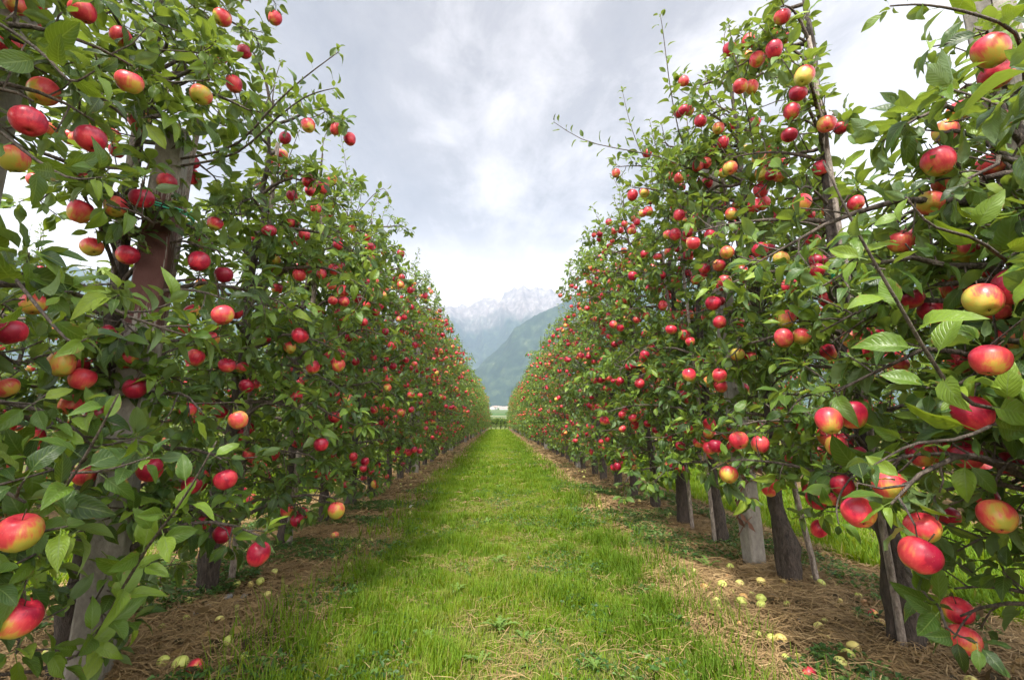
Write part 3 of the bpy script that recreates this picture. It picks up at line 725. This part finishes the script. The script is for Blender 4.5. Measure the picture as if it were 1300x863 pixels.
g = Geo()
for x0, x1 in ((-2.5, -.9), (1.0, 2.5)):
    k = 1500; x = rs.uniform(x0, x1, k); y = .9+9*rs.rand(k)**1.2; P = np.stack([x, y, hz(x, y)+rs.uniform(.012, .03, k)], 1)
    put_leaves(g, P, norm(np.stack([rs.randn(k), rs.randn(k), rs.randn(k)*.2], 1)), np.array([0, 0, 1.])+rs.randn(k, 3)*.35, rs.uniform(.05, .085, k), np.clip(rs.normal(.3, .25, k), 0, 1), MID_T)
tag(link('fallen_leaves', g.mesh('fallen_leaves', M_straw)), 'brown curled fallen leaves scattered on the soil under the trees', 'leaves', kind='stuff')

# broad-leaved weeds standing in the grass
def weed(loc, n, L, label, upright=.9, r0=.25):
    g = Geo(); V = []
    t = np.linspace(0, 1, 12)
    for k in range(n):
        a = k*2.4+rs.rand()*.8; el = upright*rs.uniform(.7, 1.25); LL = L*rs.uniform(.45, 1.1)
        c = np.stack([LL*t*np.cos(el*(1-.0*t)-.5*t), LL*t*np.sin(el)-LL*.45*t**2.5], 1)
        wd = LL*.105*np.sin(PI*t**.9)*(1+.6*np.sin(t*38)*(t > .1)); wd[-1] = .001; wd[0] = .003
        for i in range(12):
            for s_ in (-1, 0, 1): V.append((c[i, 0]*math.cos(a)-s_*wd[i]*math.sin(a), c[i, 0]*math.sin(a)+s_*wd[i]*math.cos(a), c[i, 1]+abs(s_)*wd[i]*.3))
    V = np.array(V); q = [[k*36+i*3+j, k*36+i*3+j+1, k*36+i*3+j+4, k*36+i*3+j+3] for k in range(n) for i in range(11) for j in range(2)]
    uv = np.tile(np.stack(np.broadcast_arrays(np.array([0, .5, 1.])[None], t[:, None]), -1).reshape(-1, 2), (n, 1))
    g.add(V, q, None, np.repeat(rs.uniform(.2, .95, n), 36), uv)
    o = link('weed', g.mesh('weed', M_weed), loc=loc); tag(o, label, 'weed', 'broad-leaved weeds in the turf'); return o
def gpt(px, py):
    v = at(px, py, 1.)-CAM; k = -CAM[2]/v[2]; p = CAM+v*k; return np.array([p[0], p[1], float(hz(np.array([p[0]]), np.array([p[1]]))[0])])
for px, py, n, L, lab in [(632, 800, 9, .15, 'large pale green toothed weed, tallest of those in mid alley foreground'), (610, 845, 7, .11, 'ragged weed nearest the bottom edge, below the tallest weed'), (545, 812, 5, .09, 'small bright yellow-green seedling weed left of the tallest weed'),
    (686, 762, 6, .1, 'little blue-green weed right of the tallest weed'), (580, 755, 6, .12, 'pale weed with spread leaves, above and left of the tallest weed'), (632, 712, 9, .13, 'flat rosette weed in mid alley, above the tallest weed'),
    (618, 665, 8, .13, 'rosette weed halfway along the visible turf'), (635, 620, 8, .16, 'broad weed farther up the middle of the alley'), (756, 850, 8, .1, 'weed at the bottom edge right of the alley middle'), (900, 640+80, 9, .16, 'broad dark weed at the foot of the right row, left of the light post'),
    (665, 812, 7, .1, 'small weed just right of the tallest weed'), (520, 690, 6, .1, 'weed in the left half of the turf'), (830, 800, 7, .13, 'weed at the right margin of the turf'), (715, 700, 6, .1, 'weed in the right half of the turf')]:
    weed(gpt(px, py), n+3, L*.8, lab, upright=1.1 if L > .08 else .8)

# windfalls and stones
WG = {True: ('small yellow-green windfall apple on the straw under the left row', 'windfall apples under the left row'), False: ('small yellow-green windfall apple on the straw under the right row', 'windfall apples under the right row')}
def windfall(p, s_, label=None, red=False, left=True):
    o = link('windfall_apple', (APPLES if red else WINDFALL)[rs.randint(3)]); r = (APPLE_D if red else .062)*.44*s_
    o.location = (p[0], p[1], p[2]+r*.92); o.scale = (s_,)*3; o.rotation_euler = (rs.uniform(.5, 2.6), rs.uniform(-1, 1), rs.rand()*6)
    tag(o, label or WG[left][0], 'apple', None if label else WG[left][1])
for k, (px, py) in enumerate([(640, 745), (600, 780), (655, 690), (622, 690), (645, 655), (612, 640), (628, 605), (650, 770), (560, 790), (700, 800), (675, 850), (590, 720)]):
    weed(gpt(px, py), int(rs.randint(6, 11)), rs.uniform(.05, .085), 'small low leafy weed among others along the middle of the grass alley', upright=rs.uniform(.6, 1.1))
windfall(gpt(425, 685), .85, 'red windfall apple on the ground at the left row edge, below hanging fruit', True)
windfall(gpt(228, 850), 1.05, 'pale green windfall apple at the bottom edge near the stained post')
windfall(gpt(247, 853), .7, 'small reddish windfall beside a pale green one at the bottom edge', True)
windfall(gpt(1110, 788), .55, 'small red windfall apple on the straw, in front of the nearest slanting trunk', True, False)
windfall(gpt(1028, 860), .6, 'reddish windfall at the bottom edge in the right row straw', True, False)
for px, py in [(278,793),(258,748),(300,745),(318,744),(330,741),(362,745),(348,730),(395,708),(383,748),(408,757),(455,700),(300,775),(240,768),(262,812),(180,770),(340,760),(372,772),(470,690),(498,668),(520,655),(425,715),(236,790),(350,700),(318,706),(290,820),(205,800)]:
    windfall(gpt(px, py), rs.uniform(.55, .95), left=True)
for px, py in [(927,722),(895,750),(917,747),(944,762),(955,757),(967,765),(967,772),(942,768),(980,815),(992,818),(850,655),(775,657),(790,662),(830,680),(870,702),(910,768),(1040,800),(1042,745),(1032,738),(966,742),(1000,770),(1068,850),(1078,840),(1085,830),(1050,815),(995,742),(940,745),(815,670),(760,645),(745,630),(1120,800),(1090,760)]:
    windfall(gpt(px, py), rs.uniform(.6, 1.), left=False)
for k in range(120):
    left = k % 2 == 0; y = 1.8+9*rs.rand()**1.3; x = (-1.0-1.1*rs.rand()) if left else (1.1+1.1*rs.rand())
    windfall((x, y, float(hz(np.array([x]), np.array([y]))[0])), rs.uniform(.45, .85), left=left)
SG = {True: ('smooth grey stone lying on the soil under the left row', 'grey stones under the left row'), False: ('smooth grey stone lying on the soil under the right row', 'grey stones under the right row')}
def stone(p, s_, left, label=None):
    g = Geo(); r_ = np.random.RandomState(rs.randint(9999)); th = np.linspace(0, PI, 9)[1:-1]; ph = np.linspace(0, 2*PI, 12, endpoint=False); T, Q = np.meshgrid(th, ph, indexing='ij')
    rr = 1+.16*np.sin(2*Q+r_.rand()*6)*np.sin(T)+.1*np.sin(3*Q+T*2+r_.rand()*6)
    V = np.stack([rr*np.sin(T)*np.cos(Q), .75*rr*np.sin(T)*np.sin(Q), .5*rr*np.cos(T)], -1).reshape(-1, 3); V = np.vstack([V, [0, 0, .5], [0, 0, -.5]])*s_; n = 7
    q = [[i*12+j, (i+1)*12+j, (i+1)*12+(j+1) % 12, i*12+(j+1) % 12] for i in range(n-1) for j in range(12)]
    g.add(V, q, [[84, j, (j+1) % 12] for j in range(12)]+[[85, 72+(j+1) % 12, 72+j] for j in range(12)])
    o = link('stone', g.mesh('stone', M_stone), loc=(p[0], p[1], p[2]+s_*.25)); o.rotation_euler = (0, 0, rs.rand()*6); tag(o, label or SG[left][0], 'stone', None if label else SG[left][1])
stone(gpt(240, 758), .05, True, 'large flat grey stone beside the stained post under the left row')
for px, py in [(265,770),(225,775),(310,757),(330,768),(290,757),(350,750),(205,760),(280,768),(250,780),(210,745),(370,735),(300,765)]: stone(gpt(px, py), rs.uniform(.018, .034), True)
for px, py in [(983,760),(1005,765),(1018,690),(960,785),(1140,820),(1060,790),(1015,788),(930,780),(1080,810)]: stone(gpt(px, py), rs.uniform(.018, .032), False)
g = Geo(); g.add([[-.03, -.02, .004], [.03, -.018, .012], [.034, .02, .03], [-.02, .024, .012], [0, 0, .035]], None, [[0, 1, 4], [1, 2, 4], [2, 3, 4], [3, 0, 4]])
tag(link('paper_scrap', g.mesh('paper_scrap', M_white, False), loc=gpt(521, 646)), 'white scrap lying at the left turf edge', 'scrap')

# ------------------------------------------------------------------ valley and mountains
def m_terrain(kind):
    m, nt, out = mat(kind); n = N(nt)
    oc = n('TexCoord').outputs['Object']; s = n('SeparateXYZ', {0: oc}); nz = n('SeparateXYZ', {0: n('NewGeometry').outputs['Normal']}).outputs[2]
    if kind == 'valley_fields':
        v = n('TexVoronoi', {'Vector': n.stretch(oc, (.006, .0025, 1.)), 'Scale': 1.}).outputs['Color']
        f = n('SeparateXYZ', {0: v}).outputs[0]
        c = n.ramp(f, [(0, (.03, .07, .02)), (.35, (.05, .10, .03)), (.65, (.10, .14, .05)), (.85, (.16, .16, .09)), (1, (.3, .3, .27))], 'CONSTANT')
    else:
        a = n.noise(oc, .0022, 8., .62); b = n.noise(n.stretch(oc, (1, .6, .5)), .012, 8., .75)
        forest = n.ramp(b, [(.35, (.006, .020, .014)), (.5, (.015, .036, .020)), (.62, (.045, .070, .034)), (.7, (.13, .14, .09))])
        rock = n.ramp(b, [(.35, (.09, .075, .07)), (.5, (.17, .145, .13)), (.6, (.26, .235, .22)), (.72, (.5, .49, .5))])
        h = n.math('ADD', n.math('MULTIPLY', s.outputs[2], 1/1000.), n.math('MULTIPLY', n.math('SUBTRACT', a, .5), 1.1))
        f = n('MapRange', {0: h, 1: 1.65, 2: 2.1, 3: 0., 4: 1.}).outputs[0]
        c = n.mix(f, forest, rock)
    p = n('BsdfPrincipled', {'Base Color': c, 'Roughness': .95, 'Specular IOR Level': .1})
    nt.links.new(p.outputs[0], out.inputs[0]); return m
def valley_z(x, y): return -3+np.clip(y-300, 0, None)*.034+8*fbm(x/300, y/300, 3, 71)
g = Geo(); grid(g, np.arange(-6000, 6001, 120), np.arange(250, 7000, 60), valley_z)
tag(link('valley', g.mesh('valley', m_terrain('valley_fields'))), kind='structure')
def az(px): return (px-633)/F
def sil(py): return math.tan(PITCH+math.atan((431.5-py)/F))
def mountain(name, yc, prof, depth, base, seed, rough, res):
    """prof: silhouette as (photo x, photo y) read at distance yc; slopes fall towards the viewer and behind"""
    X = np.array([az(p)*yc for p, _ in prof]); Hh = np.array([sil(q)*yc for _, q in prof])
    xs_ = np.arange(X[0], X[-1], res); ys_ = np.arange(yc-depth, yc+depth*.8, res)
    def fz(x, y):
        crest = yc+350*(fbm(x/1500, x*0+2, 3, seed)-.5)
        h = np.interp(x, X, Hh); t = np.where(y < crest, (crest-y)/depth, (y-crest)/(depth*.8)); t = np.clip(t, 0, 1.15)
        rid = fbm(x/800+y/5200, y/2600, 6, seed+5, True); rid2 = fbm(x/210, y/420, 4, seed+9, True)
        z = h*(1-t)**1.12*(1+.42*rough*(rid-.6)*1.5*np.clip(t*4, .12, 1)*(1.15-t)) + (rid2-.6)*230*rough*np.clip(1.1-t, 0, 1)+(fbm(x/90, y/90, 3, seed+2)-.5)*45
        return np.where(t >= 1, -60., z)
    g = Geo(); grid(g, xs_, ys_, fz)
    tag(link(name, g.mesh(name, m_terrain('mountain_slopes'))), kind='structure')
mountain('snowy_mountain', 9000., [(300, 430), (420, 400), (520, 392), (575, 392), (598, 388), (612, 382), (626, 379), (634, 381), (648, 368), (660, 362), (672, 364), (690, 369), (706, 374), (760, 400), (900, 430), (1100, 470)], 3600., 0, 300, 1., 38)
mountain('forested_mountain', 4800., [(470, 534), (560, 512), (596, 476), (612, 462), (626, 446), (640, 432), (656, 416), (672, 405), (690, 396), (705, 388), (730, 372), (800, 350), (1000, 320), (1250, 340), (1500, 420)], 1500., 0, 400, .55, 28)
mountain('valley_side', 5200., [(-900, 470), (-400, 360), (0, 330), (250, 360), (420, 400), (500, 430), (560, 470), (592, 500), (610, 534)], 1700., 0, 500, .7, 40)
# village houses
for k in range(46):
    y = rs.uniform(1100, 4300); x = az(rs.uniform(600, 668))*y+rs.randn()*30
    root = bpy.data.objects.new('house', None); COL.objects.link(root); root.location = (x, y, float(valley_z(np.array([x]), np.array([y]))[0])-1); root.rotation_euler = (0, 0, rs.choice([0, PI/2])+rs.uniform(-.3, .3))
    w, d, h = rs.uniform(10, 24), rs.uniform(9, 14), rs.uniform(6, 10); g = Geo()
    V = [(-w/2, -d/2, 0), (w/2, -d/2, 0), (w/2, d/2, 0), (-w/2, d/2, 0), (-w/2, -d/2, h), (w/2, -d/2, h), (w/2, d/2, h), (-w/2, d/2, h), (-w/2, 0, h+3.4), (w/2, 0, h+3.4)]
    g.add(V, [[0, 1, 5, 4], [1, 2, 6, 5], [2, 3, 7, 6], [3, 0, 4, 7]], [[4, 7, 8], [5, 9, 6]]); kid('wall', g.mesh('wall', M_wall, False), root)
    g = Geo(); e = .8; g.add([(-w/2-e, -d/2-e, h-.3), (w/2+e, -d/2-e, h-.3), (w/2+e, 0, h+3.7), (-w/2-e, 0, h+3.7), (-w/2-e, d/2+e, h-.3), (w/2+e, d/2+e, h-.3), (-w/2-e, 0, h+3.3), (w/2+e, 0, h+3.3)], [[0, 1, 2, 3], [3, 2, 5, 4], [0, 6, 7, 1], [6, 4, 5, 7]])
    kid('roof', g.mesh('roof', M_roof, False), root)
    tag(root, 'tiny pale house in the hazy village at the foot of the mountain', 'house', 'houses of the distant village')

# ------------------------------------------------------------------ haze
HX, HY0, HY1, HZ0, HZ1 = 12000, -600, 13500, -70, 3450
g = Geo(); c = np.array([(x, y, z) for z in (HZ0, HZ1) for y in (HY0, HY1) for x in (-HX, HX)], float)
g.add(c, [[0, 2, 3, 1], [4, 5, 7, 6], [0, 1, 5, 4], [2, 6, 7, 3], [0, 4, 6, 2], [1, 3, 7, 5]])
m, nt, out = mat('haze_air'); n = N(nt)
pv = n('VolumePrincipled', {'Color': (.53, .68, .90, 1), 'Density': 9.0e-5, 'Anisotropy': .1}); nt.links.new(pv.outputs[0], out.inputs['Volume'])
hzo = link('haze', g.mesh('haze', m, False)); tag(hzo, 'pale blue haze filling the valley air', 'haze', kind='stuff')
hzo.visible_shadow = True

# ------------------------------------------------------------------ sky and sun
SUN_EL, SUN_AZ = R(60), R(200)          # azimuth measured from +Y towards +X
w = bpy.data.worlds.new('World'); scene.world = w; w.use_nodes = True; nt = w.node_tree
for q in list(nt.nodes): nt.nodes.remove(q)
n = N(nt); wo = n('OutputWorld')
sky = n('TexSky', sky_type='NISHITA'); sky.sun_disc = False; sky.sun_elevation = SUN_EL; sky.sun_rotation = SUN_AZ; sky.altitude = 600; sky.dust_density = 2.
dirv = n('TexCoord').outputs['Generated']
sx = n('SeparateXYZ', {0: dirv})
# cloud deck coordinates: a flat layer seen in perspective
zz = n.math('ADD', n.math('MAXIMUM', sx.outputs[2], 0.), .16)
cx = n.math('DIVIDE', sx.outputs[0], zz); cy = n.math('DIVIDE', sx.outputs[1], zz)
cv = n('CombineXYZ', {0: cx, 1: cy, 2: 0.}).outputs[0]
cvr = n('Mapping', {'Vector': cv, 'Rotation': (0, 0, .6), 'Scale': (1.0, .55, 1.)}).outputs[0]
n1 = n.noise(cvr, 1.3, 8., .58, .6); n2 = n.noise(n.stretch(cv, (1., .8, 1.)), 5., 6., .6, .3)
grey_dir = norm(at(590, 120, 1.)-CAM); sun_dir = np.array([math.sin(SUN_AZ)*math.cos(SUN_EL), math.cos(SUN_AZ)*math.cos(SUN_EL), math.sin(SUN_EL)])
dg = n('VectorMath', {0: dirv, 1: tuple(grey_dir)}, operation='DOT_PRODUCT').outputs['Value']
gm = n('MapRange', {0: dg, 1: .45, 2: .99, 3: 0., 4: 1.}, interpolation_type='SMOOTHSTEP').outputs[0]
dens = n.math('ADD', n.math('MULTIPLY', gm, .62), n.math('ADD', n.math('MULTIPLY', n.math('SUBTRACT', n1, .5), 1.45), n.math('MULTIPLY', n.math('SUBTRACT', n2, .5), .8)))
ccol = n.ramp(dens, [(0, (1.05, 1.05, 1.07)), (.22, (.84, .79, .77)), (.42, (.50, .44, .405)), (.65, (.24, .195, .165)), (1, (.11, .08, .06))])
ccol = n('VectorMath', {0: ccol, 3: 1.0}, operation='SCALE').outputs[0]
hor = n('MapRange', {0: sx.outputs[2], 1: .16, 2: .44, 3: 1., 4: 0.}, interpolation_type='SMOOTHSTEP').outputs[0]
ccol = n.mix(n.math('MULTIPLY', hor, .9), ccol, (1.7, 1.5, 1.35))
bright = n('MapRange', {0: sx.outputs[1], 1: .3, 2: -.4, 3: 1., 4: 1.7}).outputs[0]
cs = n('VectorMath', {0: ccol}, operation='SCALE'); nt.links.new(bright, cs.inputs[3])
nis = n('VectorMath', {0: sky.outputs[0], 3: .10}, operation='SCALE').outputs[0]
fin = n.mix(.95, nis, cs.outputs[0])
SKY_GAIN = .95
bg = n('Background', {'Color': fin, 'Strength': SKY_GAIN}); nt.links.new(bg.outputs[0], wo.inputs[0])
sl = bpy.data.lights.new('sun', 'SUN'); sl.energy = 5.0; sl.angle = R(9); sl.color = (1, .95, .86)
so = bpy.data.objects.new('sun', sl); COL.objects.link(so); so.location = (0, 0, 30)
import mathutils
so.rotation_euler = mathutils.Vector(sun_dir).to_track_quat('Z', 'Y').to_euler()

scene.render.engine = 'CYCLES'
c = scene.cycles; c.max_bounces = 4; c.diffuse_bounces = 3; c.glossy_bounces = 2; c.transmission_bounces = 2; c.volume_bounces = 0; c.transparent_max_bounces = 4
scene.view_settings.view_transform = 'Standard'; scene.view_settings.look = 'None'; scene.view_settings.exposure = 1.06; scene.view_settings.gamma = 1
